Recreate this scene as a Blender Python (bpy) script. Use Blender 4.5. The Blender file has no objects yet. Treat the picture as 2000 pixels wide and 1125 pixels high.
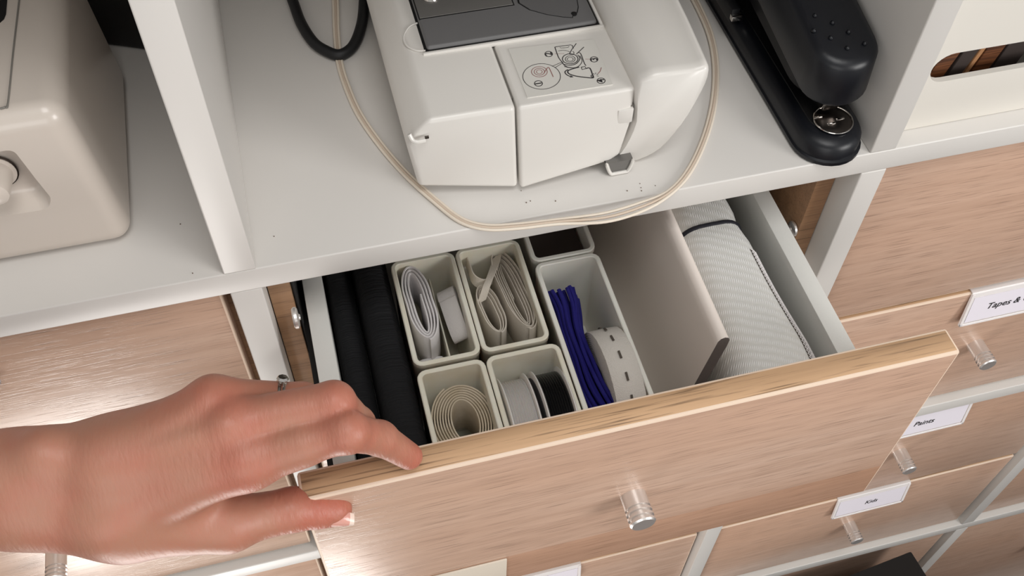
import bpy, bmesh, math, random
import numpy as np
from mathutils import Vector, Matrix

# ------------------------------------------------------------------ camera, world, lights, exposure
# World units are metres; every helper below takes centimetres (S converts).
S = 0.01
PI = math.pi
scene = bpy.context.scene
col = scene.collection
F_PX, CX, CY, CZ = 1973.51, 5.463, -32.626, 39.959
YAW, PITCH, ROLL = 0.279535, 0.933285, 0.030217
ca, sa, cb, sb, cc, sc = (math.cos(YAW), math.sin(YAW), math.cos(PITCH), math.sin(PITCH), math.cos(ROLL), math.sin(ROLL))
FWD = Vector((sa*cb, ca*cb, -sb)); R0 = Vector((ca, -sa, 0)); U0 = R0.cross(FWD)
RIGHT = cc*R0 + sc*U0; UP = -sc*R0 + cc*U0
CAM = Vector((CX, CY, CZ))
cam_data = bpy.data.cameras.new('camera')
cam = bpy.data.objects.new('camera', cam_data); col.objects.link(cam)
cam_data.sensor_width = 36.0; cam_data.lens = F_PX/2000*36.0
cam_data.clip_start = 0.01; cam_data.clip_end = 50
cam.matrix_world = Matrix.Translation(CAM*S) @ Matrix((RIGHT, UP, -FWD)).transposed().to_4x4()
scene.camera = cam

world = bpy.data.worlds.new('world'); scene.world = world; world.use_nodes = True
bg = world.node_tree.nodes['Background']
bg.inputs[0].default_value = (0.86, 0.86, 0.845, 1); bg.inputs[1].default_value = 0.48

def area(name, loc, target, size, power, colr, sy=None, spread=180):
    l = bpy.data.lights.new(name, 'AREA'); l.shape = 'RECTANGLE'; l.size = size; l.size_y = sy or size
    l.energy = power; l.color = colr; l.spread = math.radians(spread)
    o = bpy.data.objects.new(name, l); col.objects.link(o)
    o.location = loc
    o.rotation_euler = (Vector(target)-Vector(loc)).to_track_quat('-Z', 'Y').to_euler()
    return o
area('window_light', (1.35, -1.25, 0.5), (0.12, 0, 0.0), 0.7, 6, (1.0, 0.985, 0.97), 0.7, 110)
area('room_light', (-0.35, -1.7, 0.35), (0.05, 0, 0.0), 1.0, 1.8, (1.0, 0.985, 0.97), 0.8, 100)
area('top_fill_light', (0.25, -0.62, 1.6), (0.15, -0.05, 0), 0.7, 10, (1.0, 0.99, 0.975), 0.7)  # added unseen fill from above, brightens the drawer interior
area('floor_glare_light', (-0.28, -0.42, -0.98), (-0.12, 0, -0.36), 0.36, 4.5, (1.0, 0.96, 0.92), 0.36)  # added panel in place of the bright floor, for glare at lower left

scene.view_settings.view_transform = 'Standard'; scene.view_settings.look = 'None'
scene.view_settings.gamma = 1; scene.view_settings.use_curve_mapping = False
scene.view_settings.exposure = 0.02

# ------------------------------------------------------------------ survey helpers: a sight line met with a real plane
def ray(u, v):
    return FWD + RIGHT*((u-1000)/F_PX) - UP*((v-562.5)/F_PX)
def at(ax, val, u, v):
    d = ray(u, v); i = 'xyz'.index(ax)
    return CAM + d*((val-CAM[i])/d[i])
def dep(u, v, d):
    return CAM + ray(u, v)*d

# ------------------------------------------------------------------ materials
def lin(c):
    return tuple(((x/255)/12.92 if x/255 <= .04045 else ((x/255+.055)/1.055)**2.4) for x in c)+(1,)
def base_mat(name, rgb, rough=.5, metal=0, spec=.5, coat=0, sss=0, trans=0, ior=1.45, bump=None, var=None):
    m = bpy.data.materials.new(name); m.use_nodes = True
    nt = m.node_tree; b = nt.nodes['Principled BSDF']
    b.inputs['Base Color'].default_value = lin(rgb); b.inputs['Roughness'].default_value = rough
    b.inputs['Metallic'].default_value = metal; b.inputs['Specular IOR Level'].default_value = spec
    b.inputs['Coat Weight'].default_value = coat; b.inputs['IOR'].default_value = ior
    b.inputs['Transmission Weight'].default_value = trans
    if sss:
        b.inputs['Subsurface Weight'].default_value = sss
        b.inputs['Subsurface Radius'].default_value = (.008, .003, .0015); b.inputs['Subsurface Scale'].default_value = 1
    tc = nt.nodes.new('ShaderNodeTexCoord')
    if var:      # (scale xyz, noise scale, rgb2, detail)
        mp = nt.nodes.new('ShaderNodeMapping'); mp.inputs['Scale'].default_value = var[0]
        nz = nt.nodes.new('ShaderNodeTexNoise'); nz.inputs['Scale'].default_value = var[1]; nz.inputs['Detail'].default_value = var[3]
        mx = nt.nodes.new('ShaderNodeMix'); mx.data_type = 'RGBA'
        rp = nt.nodes.new('ShaderNodeMapRange'); rp.inputs[1].default_value = .35; rp.inputs[2].default_value = .65
        nt.links.new(tc.outputs['Object'], mp.inputs[0]); nt.links.new(mp.outputs[0], nz.inputs[0])
        nt.links.new(nz.outputs[0], rp.inputs[0]); nt.links.new(rp.outputs[0], mx.inputs[0])
        mx.inputs[6].default_value = lin(rgb); mx.inputs[7].default_value = lin(var[2])
        nt.links.new(mx.outputs[2], b.inputs['Base Color'])
    if bump:     # (scale xyz, noise scale, strength, distance)
        mp = nt.nodes.new('ShaderNodeMapping'); mp.inputs['Scale'].default_value = bump[0]
        nz = nt.nodes.new('ShaderNodeTexNoise'); nz.inputs['Scale'].default_value = bump[1]; nz.inputs['Detail'].default_value = 3
        bp = nt.nodes.new('ShaderNodeBump'); bp.inputs['Strength'].default_value = bump[2]; bp.inputs['Distance'].default_value = bump[3]
        nt.links.new(tc.outputs['Object'], mp.inputs[0]); nt.links.new(mp.outputs[0], nz.inputs[0])
        nt.links.new(nz.outputs[0], bp.inputs['Height']); nt.links.new(bp.outputs[0], b.inputs['Normal'])
    return m
def wood_mat(name, light, dark, rough, grain=1.0, fine=1.0, seam=None):
    """printed oak foil: broad bands plus fine pores running along X"""
    m = bpy.data.materials.new(name); m.use_nodes = True
    nt = m.node_tree; L = nt.links.new; b = nt.nodes['Principled BSDF']
    b.inputs['Roughness'].default_value = rough
    tc = nt.nodes.new('ShaderNodeTexCoord')
    geo = nt.nodes.new('ShaderNodeObjectInfo')
    off = nt.nodes.new('ShaderNodeVectorMath'); off.operation = 'MULTIPLY_ADD'
    L(tc.outputs['Object'], off.inputs[0]); off.inputs[1].default_value = (1, 1, 1)
    cmb = nt.nodes.new('ShaderNodeCombineXYZ'); L(geo.outputs['Random'], cmb.inputs[0]); L(geo.outputs['Random'], cmb.inputs[2])
    L(cmb.outputs[0], off.inputs[2])
    def noise(scl, s, det, lo, hi):
        mp = nt.nodes.new('ShaderNodeMapping'); mp.inputs['Scale'].default_value = scl
        nz = nt.nodes.new('ShaderNodeTexNoise'); nz.inputs['Scale'].default_value = s; nz.inputs['Detail'].default_value = det
        r = nt.nodes.new('ShaderNodeMapRange'); r.inputs[1].default_value = lo; r.inputs[2].default_value = hi
        L(off.outputs[0], mp.inputs[0]); L(mp.outputs[0], nz.inputs[0]); L(nz.outputs[0], r.inputs[0])
        return r.outputs[0]
    n1 = noise((4*fine, 110*fine, 110*fine), 1.6, 5, .38, .66)
    n2 = noise((22*fine, 800*fine, 800*fine), 1.5, 3, .54, .72)
    n3 = noise((1.5, 9, 9), 1.5, 2, .3, .7)
    def mix(fac, a, bcol, amt=1.0):
        mx = nt.nodes.new('ShaderNodeMix'); mx.data_type = 'RGBA'
        mu = nt.nodes.new('ShaderNodeMath'); mu.operation = 'MULTIPLY'; mu.inputs[1].default_value = amt; L(fac, mu.inputs[0])
        L(mu.outputs[0], mx.inputs[0])
        if isinstance(a, tuple): mx.inputs[6].default_value = a
        else: L(a, mx.inputs[6])
        mx.inputs[7].default_value = bcol
        return mx.outputs[2]
    l2 = tuple(max(0, c-d) for c, d in zip(light, (4, 10, 14)))
    c = mix(n3, lin(light), lin(l2))
    c = mix(n1, c, lin(dark), .45*grain)
    c = mix(n2, c, lin(tuple(x*.74 for x in dark)), .65*grain)
    L(c, b.inputs['Base Color'])
    bp = nt.nodes.new('ShaderNodeBump'); bp.inputs['Strength'].default_value = .25; bp.inputs['Distance'].default_value = .0003; bp.invert = True
    L(n2, bp.inputs['Height']); L(bp.outputs[0], b.inputs['Normal'])
    return m
M = {}
M['wood'] = wood_mat('oak_foil', (204, 173, 153), (180, 147, 126), .25)
M['wood_low'] = wood_mat('oak_foil_lower_strip', (198, 160, 136), (172, 134, 110), .27)  # browner copy for the strip low on the open drawer front
M['wood_top'] = wood_mat('oak_edge_band_lit', (214, 178, 142), (166, 130, 96), .5, 1.6, .6)  # edge band grain; its yellower tone paints how light falls on top
M['wood_edge'] = base_mat('pale_foil_edge', (236, 212, 190), .5)
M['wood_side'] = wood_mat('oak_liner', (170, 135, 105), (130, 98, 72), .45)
M['white'] = base_mat('white_lacquer', (214, 210, 205), .38, bump=((1, 1, 1), 60, .04, .0004))
M['white_side'] = base_mat('white_foil_shelf', (206, 204, 196), .42, bump=((1, 1, 1), 90, .05, .0003))
M['drawer_white'] = base_mat('white_grained_drawer_side', (214, 213, 208), .5, bump=((1, 1, 1), 900, .25, .0004))
M['cream'] = base_mat('cream_plastic', (234, 230, 216), .42, sss=.1, bump=((1, 1, 1), 120, .08, .0004), var=((1, 1, 1), 60, (228, 221, 202), 2))
M['cream2'] = base_mat('cream_plastic_clean', (234, 231, 222), .42, sss=.1, bump=((1, 1, 1), 120, .08, .0004))
M['panelw'] = base_mat('white_sheet_plastic', (240, 229, 220), .45, bump=((1, 1, 1), 300, .1, .0003))
M['panelend'] = base_mat('grey_cut_foam_edge', (112, 104, 100), .9, bump=((1, 1, 1), 1500, .5, .0005))
M['mach'] = base_mat('white_machine_plastic', (216, 212, 206), .34, coat=.15)
M['mach_l'] = base_mat('aged_white_machine_plastic', (200, 190, 180), .3, coat=.25)
M['grey'] = base_mat('grey_plate_plastic', (100, 99, 99), .45, bump=((1, 1, 1), 1800, .1, .0002))
M['greymetal'] = base_mat('grey_brushed_metal', (120, 118, 115), .4, metal=.5)
M['dark'] = base_mat('black_gap', (16, 15, 15), .7)
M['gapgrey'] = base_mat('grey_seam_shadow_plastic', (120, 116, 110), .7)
M['black'] = base_mat('black_cable_rubber', (24, 24, 26), .5)
M['navy'] = base_mat('dark_navy_plastic', (15, 17, 23), .36, bump=((1, 1, 1), 2500, .12, .0002))
M['navy_dark'] = base_mat('black_stapler_plastic', (12, 12, 15), .5)
M['chrome'] = base_mat('chrome', (210, 205, 200), .16, metal=1)
M['steel'] = base_mat('brushed_steel', (235, 230, 226), .33, metal=.8, bump=((1, 1, 1), 400, .1, .0003))
M['dsteel'] = base_mat('dark_steel', (90, 84, 80), .3, metal=1)
M['ink'] = base_mat('black_ink', (45, 42, 44), .6)
M['inkred'] = base_mat('red_brown_ink', (140, 92, 88), .6)
M['sticker'] = base_mat('sticker_film', (214, 211, 204), .3)
M['labelw'] = base_mat('white_label_plastic', (236, 230, 228), .35)
M['paper'] = base_mat('label_paper', (232, 226, 234), .6)
M['creampatch'] = base_mat('cream_patch_surface', (214, 202, 186), .5)
M['cord'] = base_mat('cream_cord', (228, 216, 200), .5)
M['cord2'] = base_mat('beige_cord_groove', (204, 186, 168), .6)
M['blackfab'] = base_mat('black_ribbed_fabric', (15, 15, 18), .85, bump=((1, 14, 1), 60, .9, .0015))
M['elw'] = base_mat('white_elastic', (222, 218, 217), .8, bump=((1, 1, 1), 1200, .35, .0006))
M['elr'] = base_mat('ribbed_white_elastic', (205, 200, 196), .8, bump=((1, 1, 1), 1000, .4, .0006))
M['elc'] = base_mat('cream_elastic', (212, 203, 190), .8, bump=((1, 1, 1), 1300, .4, .0006))
M['els'] = base_mat('beige_elastic', (204, 192, 172), .75, bump=((1, 1, 1), 1500, .4, .0006), var=((1, 1, 1), 90, (190, 176, 152), 2))
M['elb'] = base_mat('woven_buttonhole_elastic', (212, 206, 198), .8, bump=((1, 1, 1), 1600, .6, .0008))
M['slot'] = base_mat('buttonhole_slot', (84, 76, 68), .9)
M['clearcord'] = base_mat('clear_cord', (205, 200, 196), .25, trans=.1, sss=.2)
M['spool'] = base_mat('white_spool_plastic', (222, 217, 212), .35, sss=.1)
M['spoolgrey'] = base_mat('dark_grey_spool_face', (70, 68, 72), .5)
M['blackcord'] = base_mat('black_cord', (14, 14, 15), .3)
M['yarn'] = base_mat('royal_blue_yarn', (20, 14, 104), .8)
M['band'] = base_mat('navy_black_elastic_band', (14, 14, 26), .6)
M['insidebrown'] = base_mat('brown_wood_strip', (120, 74, 44), .5, var=((1, 1, 30), 40, (74, 42, 24), 3))
M['insidetan'] = base_mat('tan_wood_strip', (176, 128, 88), .5)
M['boxw'] = base_mat('white_box_steel', (226, 221, 212), .4)
M['boxdark'] = base_mat('black_box_card', (22, 20, 20), .6)
M['floor'] = wood_mat('floor_boards', (84, 60, 46), (62, 42, 32), .5)
M['wall'] = base_mat('wall_paint', (92, 86, 78), .8)
M['mark'] = base_mat('small_scuff', (110, 96, 84), .9)
M['browncase'] = base_mat('dark_brown_card', (58, 48, 44), .7)

def mesh_fabric():
    m = bpy.data.materials.new('white_mesh_tulle'); m.use_nodes = True
    nt = m.node_tree; L = nt.links.new; b = nt.nodes['Principled BSDF']
    tc = nt.nodes.new('ShaderNodeTexCoord')
    mp = nt.nodes.new('ShaderNodeMapping'); mp.inputs['Rotation'].default_value = (0, 0, .5)
    L(tc.outputs['Object'], mp.inputs[0])
    w1 = nt.nodes.new('ShaderNodeTexWave'); w1.inputs['Scale'].default_value = 300; w1.inputs['Distortion'].default_value = 1.2; w1.inputs['Detail'].default_value = 2
    w2 = nt.nodes.new('ShaderNodeTexWave'); w2.inputs['Scale'].default_value = 60; w2.bands_direction = 'Y'; w2.inputs['Distortion'].default_value = 2.5
    L(mp.outputs[0], w1.inputs[0]); L(mp.outputs[0], w2.inputs[0])
    ad = nt.nodes.new('ShaderNodeMath'); ad.operation = 'MULTIPLY'; L(w1.outputs[1], ad.inputs[0]); L(w2.outputs[1], ad.inputs[1])
    mx = nt.nodes.new('ShaderNodeMix'); mx.data_type = 'RGBA'; mx.inputs[6].default_value = lin((212, 211, 206)); mx.inputs[7].default_value = lin((240, 240, 238))
    L(ad.outputs[0], mx.inputs[0]); L(mx.outputs[2], b.inputs['Base Color'])
    bp = nt.nodes.new('ShaderNodeBump'); bp.inputs['Strength'].default_value = .5; bp.inputs['Distance'].default_value = .0005
    L(ad.outputs[0], bp.inputs['Height']); L(bp.outputs[0], b.inputs['Normal'])
    b.inputs['Roughness'].default_value = .38; b.inputs['Sheen Weight'].default_value = .2
    return m
M['tulle'] = mesh_fabric()

# ------------------------------------------------------------------ mesh helpers (centimetres)
def V(*a): return Vector(a)
class G:
    """a growing bmesh in centimetres, world frame"""
    def __init__(s): s.bm = bmesh.new()
    def poly(s, pts, faces, mi=0):
        vs = [s.bm.verts.new(Vector(p)) for p in pts]
        for f in faces:
            try: fc = s.bm.faces.new([vs[i] for i in f]); fc.material_index = mi
            except ValueError: pass
        return s
    def box(s, x0, x1, y0, y1, z0, z1, mi=0):
        p = [(x, y, z) for x in (x0, x1) for y in (y0, y1) for z in (z0, z1)]
        return s.poly(p, [(0, 1, 3, 2), (4, 6, 7, 5), (0, 4, 5, 1), (2, 3, 7, 6), (0, 2, 6, 4), (1, 5, 7, 3)], mi)
    def hexa(s, lo, hi, mi=0):
        n = len(lo)
        return s.poly(list(lo)+list(hi), [tuple(range(n))[::-1], tuple(range(n, 2*n))]+[(i, (i+1) % n, n+(i+1) % n, n+i) for i in range(n)], mi)
    def loft(s, rings, cap=True, mi=0, closed=False):
        n = len(rings[0]); pts = [p for r in rings for p in r]; fs = []
        k = len(rings)
        for j in range(k if closed else k-1):
            a = j*n; b = ((j+1) % k)*n
            fs += [(a+i, a+(i+1) % n, b+(i+1) % n, b+i) for i in range(n)]
        if cap and not closed: fs += [tuple(range(n))[::-1], tuple(range((k-1)*n, k*n))]
        return s.poly(pts, fs, mi)
    def tube(s, pts, r, n=8, closed=False, mi=0, flat=1.0):
        pts = [Vector(p) for p in pts]; rings = []; up = None; k = len(pts)
        for i, p in enumerate(pts):
            a = pts[(i-1) % k] if (closed or i) else p; b = pts[(i+1) % k] if (closed or i < k-1) else p
            t = (b-a).normalized()
            if up is None: up = t.orthogonal().normalized()
            up = (up-t*up.dot(t)).normalized(); sd = t.cross(up)
            rr = r[i] if isinstance(r, (list, tuple)) else r
            rings.append([p+up*(math.cos(2*PI*j/n)*rr)+sd*(math.sin(2*PI*j/n)*rr*flat) for j in range(n)])
        return s.loft(rings, mi=mi, closed=closed)
    def band(s, pts, wv, th, mi=0, closed=False):
        """a strap: centre line pts, width vector wv (one or per point), thickness th"""
        pts = [Vector(p) for p in pts]; rings = []; k = len(pts)
        for i, p in enumerate(pts):
            a = pts[(i-1) % k] if (closed or i) else p; b = pts[(i+1) % k] if (closed or i < k-1) else p
            t = (b-a).normalized(); w = Vector(wv[i] if isinstance(wv, list) else wv)
            nrm = t.cross(w).normalized()*(th/2); h = w/2; c = nrm*.6; hh = h*.97
            rings.append([p-h-c, p-hh-nrm, p+hh-nrm, p+h-c, p+h+c, p+hh+nrm, p-hh+nrm, p-h+c])
        return s.loft(rings, mi=mi, closed=closed)
    def lathe(s, prof, o, ax, n=32, mi=0, ref=None):
        """prof = [(r, h)], revolved round axis ax through o"""
        o = Vector(o); ax = Vector(ax).normalized(); u = ax.orthogonal().normalized(); w = ax.cross(u)
        rings = [[o+ax*h+(u*math.cos(2*PI*j/n)+w*math.sin(2*PI*j/n))*max(r, 1e-4) for j in range(n)] for r, h in prof]
        return s.loft(rings, mi=mi)
    def bevel(s, w, seg=2, ang=28, mat=-1):
        bmesh.ops.recalc_face_normals(s.bm, faces=s.bm.faces)
        es = [e for e in s.bm.edges if len(e.link_faces) == 2 and e.calc_face_angle(0) > math.radians(ang)]
        bmesh.ops.bevel(s.bm, geom=es, offset=w, segments=seg, affect='EDGES', profile=.5, clamp_overlap=True, material=mat)
        return s
ORIG = {}
def setp(o, label=None, cat=None, group=None, kind=None):
    if label: o['label'] = label
    if cat: o['category'] = cat
    if group: o['group'] = group
    if kind: o['kind'] = kind
    return o
def thing(name, label, cat, base, group=None):
    o = bpy.data.objects.new(name, None); col.objects.link(o); o.empty_display_size = .02
    o.location = Vector(base)*S; ORIG[o] = Vector(base)
    return setp(o, label, cat, group)
def put(name, g, mats, parent=None, smooth=40, base=None, label=None, cat=None, group=None, kind=None):
    bm = g.bm if isinstance(g, G) else g
    bmesh.ops.recalc_face_normals(bm, faces=bm.faces)
    if parent is not None: org = ORIG[parent]
    elif base is not None: org = Vector(base)
    else:
        c = [v.co for v in bm.verts]
        org = Vector(((min(p.x for p in c)+max(p.x for p in c))/2, (min(p.y for p in c)+max(p.y for p in c))/2, min(p.z for p in c)))
    for v in bm.verts: v.co = (v.co-org)*S
    me = bpy.data.meshes.new(name); bm.to_mesh(me); bm.free()
    for m in (mats if isinstance(mats, (list, tuple)) else [mats]): me.materials.append(m)
    if smooth:
        me.shade_smooth()
        try: me.set_sharp_from_angle(angle=math.radians(smooth))
        except Exception: pass
    o = bpy.data.objects.new(name, me); col.objects.link(o)
    if parent is not None: o.parent = parent
    else: o.location = org*S
    ORIG[o] = org
    return setp(o, label, cat, group, kind)
def boolean(o, cutters, op='DIFFERENCE'):
    for c in cutters:
        md = o.modifiers.new('b', 'BOOLEAN'); md.operation = op; md.object = c; md.solver = 'EXACT'
    bpy.context.view_layer.update()
    dg = bpy.context.evaluated_depsgraph_get()
    me = bpy.data.meshes.new_from_object(o.evaluated_get(dg))
    o.modifiers.clear(); o.data = me
    me.shade_smooth(); me.set_sharp_from_angle(angle=math.radians(35))
    for c in cutters: bpy.data.objects.remove(c)
def catmull(p, n=8, closed=False):
    p = [Vector(q) for q in p]; out = []; k = len(p)
    rng = range(k if closed else k-1)
    for i in rng:
        a, b, c, d = (p[(i-1) % k], p[i], p[(i+1) % k], p[(i+2) % k]) if closed else (p[max(i-1, 0)], p[i], p[i+1], p[min(i+2, k-1)])
        for j in range(n):
            t = j/n
            out.append(.5*((2*b)+(c-a)*t+(2*a-5*b+4*c-d)*t*t+(3*b-a-3*c+d)*t**3))
    if not closed: out.append(p[-1])
    return out
def text_mesh(txt, size, shear=0.0, ext=.004):
    cu = bpy.data.curves.new('lettering', 'FONT'); cu.body = txt; cu.size = size; cu.shear = shear; cu.extrude = ext; cu.offset = .012*size
    cu.align_x = 'CENTER'; cu.align_y = 'CENTER'; cu.resolution_u = 3
    o = bpy.data.objects.new('t', cu); col.objects.link(o)
    bpy.context.view_layer.update()
    me = bpy.data.meshes.new_from_object(o.evaluated_get(bpy.context.evaluated_depsgraph_get()))
    bpy.data.objects.remove(o); bpy.data.curves.remove(cu)
    bm = bmesh.new(); bm.from_mesh(me); bpy.data.meshes.remove(me)
    return bm      # in cm units
def text_g(txt, size, origin, xd, yd, shear=0, bold=0.0):
    bm = text_mesh(txt, size, shear)
    xd = Vector(xd).normalized(); yd = Vector(yd).normalized(); zd = xd.cross(yd)
    for v in bm.verts: v.co = Vector(origin)+xd*v.co.x+yd*v.co.y+zd*v.co.z
    g = G(); g.bm.free(); g.bm = bm
    return g
random.seed(4)

# ------------------------------------------------------------------ the room
put('floor', G().box(-260, 320, -320, 39.6, -111, -109.5), M['floor'], kind='structure')
put('wall_back', G().box(-260, 320, 39.7, 45, -109.5, 140), M['wall'], kind='structure')

# ------------------------------------------------------------------ the cube shelving unit
P, T, D = 35.1, 1.6, 39.0
unit = thing('shelf_unit', 'white cube shelving unit with wood drawer inserts, filling the whole picture', 'shelving', (35, 20, -109))
def board(name, *b, m='white', bev=.09):
    return put(name, G().box(*b).bevel(bev, 3), M[m], unit)
XL, XR = -2*P, 3*P+T
for k, z in enumerate((0, -P, -2*P)):
    board('shelf', XL, XR, 0, D, z-T, z)
board('top_board', XL-3.8, XR+3.8, 0, D, P-T, P+2.2)
board('bottom_board', XL-3.8, XR+3.8, 0, D, -3*P-3.8+.6, -3*P)
board('side_board', XL-3.8, XL, 0, D, -3*P, P-T)
board('side_board', XR, XR+3.8, 0, D, -3*P, P-T)
for c in (-1, 0, 1, 2):
    for r in range(4):
        z1 = P-T-r*P; z0 = z1-P+T
        x0 = c*P; x1 = c*P+T
        board('divider', x0, x1, .0, D, z0, z1)
    
# ------------------------------------------------------------------ drawer inserts
def row_top(r): return -T-P*(r-1)
def col_x(c): return c*P+T
def insert(c, r, desc):
    x0 = col_x(c); x1 = x0+33.5; zt = row_top(r); zb = zt-33.5
    t = thing('drawer_insert', desc, 'drawer frame', ((x0+x1)/2, 20, zb))
    for nm, a, b in (('side_panel', x0+.05, x0+1.25), ('side_panel', x1-1.25, x1-.05)):
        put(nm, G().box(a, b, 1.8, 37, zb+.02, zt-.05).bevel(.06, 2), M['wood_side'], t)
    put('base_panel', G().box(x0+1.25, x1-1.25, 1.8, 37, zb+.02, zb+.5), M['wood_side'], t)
    put('back_panel', G().box(x0+1.25, x1-1.25, 36.4, 37, zb+.5, zt-.05), M['boxdark'], t)
    return t, x0, x1, zt, zb
def runner(t, x, s, z, y0=2.2):
    put('runner', G().box(min(x, x+s*.9), max(x, x+s*.9), y0, 35, z-.9, z+.9).bevel(.1, 2), M['dark'], t)
    put('roller', G().lathe([(.0, 0), (.75, 0), (.85, .12), (.85, .4), (.7, .5), (.25, .52), (.2, .6), (0, .6)], (x+s*.9*0+s*.1, y0+1.3, z+.9), (s, 0, 0), 20), M['dsteel'], t)

def front_mesh(x0, x1, y0, z0, z1, low=None):
    """drawer front: slots 0 face, 1 top band, 2 pale edge, 3 browner lower strip"""
    g = G().box(x0, x1, y0, y0+1.5, z0, z1)
    g.bevel(.15, 2, mat=2)
    for f in g.bm.faces:
        if f.material_index == 2: continue
        if abs(f.normal.z) > .9: f.material_index = 1
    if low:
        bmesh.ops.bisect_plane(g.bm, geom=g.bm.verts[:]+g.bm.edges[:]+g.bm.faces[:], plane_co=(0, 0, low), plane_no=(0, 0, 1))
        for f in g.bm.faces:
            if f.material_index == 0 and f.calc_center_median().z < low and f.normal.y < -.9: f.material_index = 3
    return g
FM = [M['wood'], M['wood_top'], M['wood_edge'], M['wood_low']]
def knob(parent, x, y, z, L=2.1, r=.68):
    pr = [(0, -.02), (r, -.02), (r, L-.95)]
    h = L-.95
    for i in range(3):
        pr += [(r-.1, h+.03), (r-.1, h+.12), (r+.02, h+.16), (r+.02, h+.28)]; h += .29
    pr += [(r-.07, L), (0, L)]
    return put('knob', G().lathe(pr, (x, y, z), (0, -1, 0), 40), M['steel'], parent, smooth=30)
def label_holder(parent, x, y, ztop, txt, size=1.15, dx=0, w=8.1, hh=3.4):
    """clip-on plate: hooks over the top of the front and hangs down at a slight slant"""
    a, b = x-w/2, x+w/2; yb = y-.5
    lo = [(a, y-.12, ztop+.04), (b, y-.12, ztop+.04), (b, yb-.1, ztop-hh), (a, yb-.1, ztop-hh)]
    hi = [(a, y+.02, ztop+.04), (b, y+.02, ztop+.04), (b, yb+.06, ztop-hh), (a, yb+.06, ztop-hh)]
    g = G().hexa(lo, hi); g.box(a, b, y-.1, y+1.55, ztop+.02, ztop+.12)
    dn = Vector((0, yb-y, -hh)).normalized(); nr = Vector((0, dn.z, -dn.y)).normalized()
    if nr.y > 0: nr = -nr
    o0 = Vector((0, y-.12, ztop))
    def pt(xx, s, o): return Vector((xx, 0, 0))+o0+dn*s+nr*o
    H = (Vector((0, yb-.1, ztop-hh))-o0).length
    for (xa, xb, s0, s1) in ((a, a+.25, 0, H), (b-.25, b, 0, H), (a, b, H-.25, H)):
        g.hexa([pt(xa, s0, 0), pt(xb, s0, 0), pt(xb, s1, 0), pt(xa, s1, 0)], [pt(xa, s0, .09), pt(xb, s0, .09), pt(xb, s1, .09), pt(xa, s1, .09)])
    g.bevel(.03, 1)
    h = put('label_holder', g, M['labelw'], parent, smooth=30, label='white plastic label holder')
    put('paper', G().hexa([pt(a+.35, .45, .01), pt(b-.35, .45, .01), pt(b-.35, H-.35, .01), pt(a+.35, H-.35, .01)],
                          [pt(a+.35, .45, .03), pt(b-.35, .45, .03), pt(b-.35, H-.35, .03), pt(a+.35, H-.35, .03)]), M['paper'], h)
    if txt:
        tg = text_g(txt, size, pt(x+dx, H*.5, .045), (1, 0, 0), -dn, .25)
        put('lettering', tg, M['ink'], h, smooth=0)
    return h
def closed_drawer(c, r, half, desc, lab=None, dx=0, size=1.15, group='closed oak drawers'):
    x0 = col_x(c); zt = row_top(r)
    z1 = zt-17.0 if half == 1 else zt-.3; z0 = z1-16.15
    if half == 1: z0 = zt-33.1
    if half == 2: z0 = zt-33.1
    fx0, fx1 = x0+.3, x0+33.1
    if c == -1: fx0, fx1 = x0+.3, x0+33.0
    t = thing('drawer', desc, 'drawer', ((fx0+fx1)/2, .6, z0), group)
    put('front_panel', front_mesh(fx0, fx1, .6, z0, z1), FM, t, smooth=30)
    g = G().box(x0+2.9, x0+3.9, 2.1, 33, z0+1.2, z1-4).box(x0+29.6, x0+30.6, 2.1, 33, z0+1.2, z1-4).box(x0+3.9, x0+29.6, 32, 33, z0+1.2, z1-4).box(x0+3.9, x0+29.6, 2.1, 32, z0+1.6, z0+2.1)
    put('drawer_box', g, M['drawer_white'], t)
    xc = x0+16.75
    knob(t, xc, .6, (z0+z1)/2)
    if half == 2: return t
    if lab is not None: label_holder(t, xc+.3, .6, z1, lab, size, dx)
    return t
ins = {}
for c, r, d in ((-1, 1, 'oak drawer frame in the cube left of the open drawer'), (0, 1, 'oak drawer frame around the pulled out drawer with black runners'),
                (1, 1, 'oak drawer frame in the cube holding the tapes drawer'), (0, 2, 'oak drawer frame in the cube below the open drawer'),
                (1, 2, 'oak drawer frame in the cube holding the paints and kids drawers'), (-1, 2, 'oak drawer frame in the cube at the bottom left corner'),
                (2, 2, 'oak drawer frame in the cube at the right edge beside the kids drawer'), (1, 3, 'oak drawer frame in the cube under the kids drawer'),
                (2, 3, 'oak drawer frame in the cube at the bottom right corner')):
    ins[c, r] = insert(c, r, d)
ti = ins[0, 1][0]
put('runner', G().box(2.86, 3.1, 2.1, 35, -11.5, -3.2).bevel(.05, 1), M['dark'], ti)  # runner made tall, its black also paints shade on the liner's inner face
put('runner', G().box(33.45, 33.84, 4, 35, -12.5, -11).bevel(.05, 1), M['dark'], ti)
for xx, ss, uv in ((3.12, 1, (572, 622)), (33.8, -1, (1552, 446))):
    p = at('x', xx, *uv)
    put('roller', G().lathe([(.0, 0), (.42, 0), (.5, .08), (.5, .2), (.4, .26), (.16, .28), (.12, .34), (0, .34)], p, (ss, 0, 0), 24), M['steel'], ti)
closed_drawer(-1, 1, 0, 'closed oak drawer left of the open drawer, behind the hand, directly under the shelf', '')
closed_drawer(-1, 1, 1, 'closed oak drawer with a steel knob below the wrist at the lower left')
closed_drawer(-1, 2, 0, 'closed oak drawer under the white board at the bottom left corner')
closed_drawer(0, 1, 1, 'closed oak drawer hidden directly beneath the pulled out drawer', None)
closed_drawer(0, 2, 0, 'closed oak drawer behind and below the pulled out drawer front', None)
closed_drawer(0, 2, 1, 'closed oak drawer at the bottom centre with a white label on its top edge', '')
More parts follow.
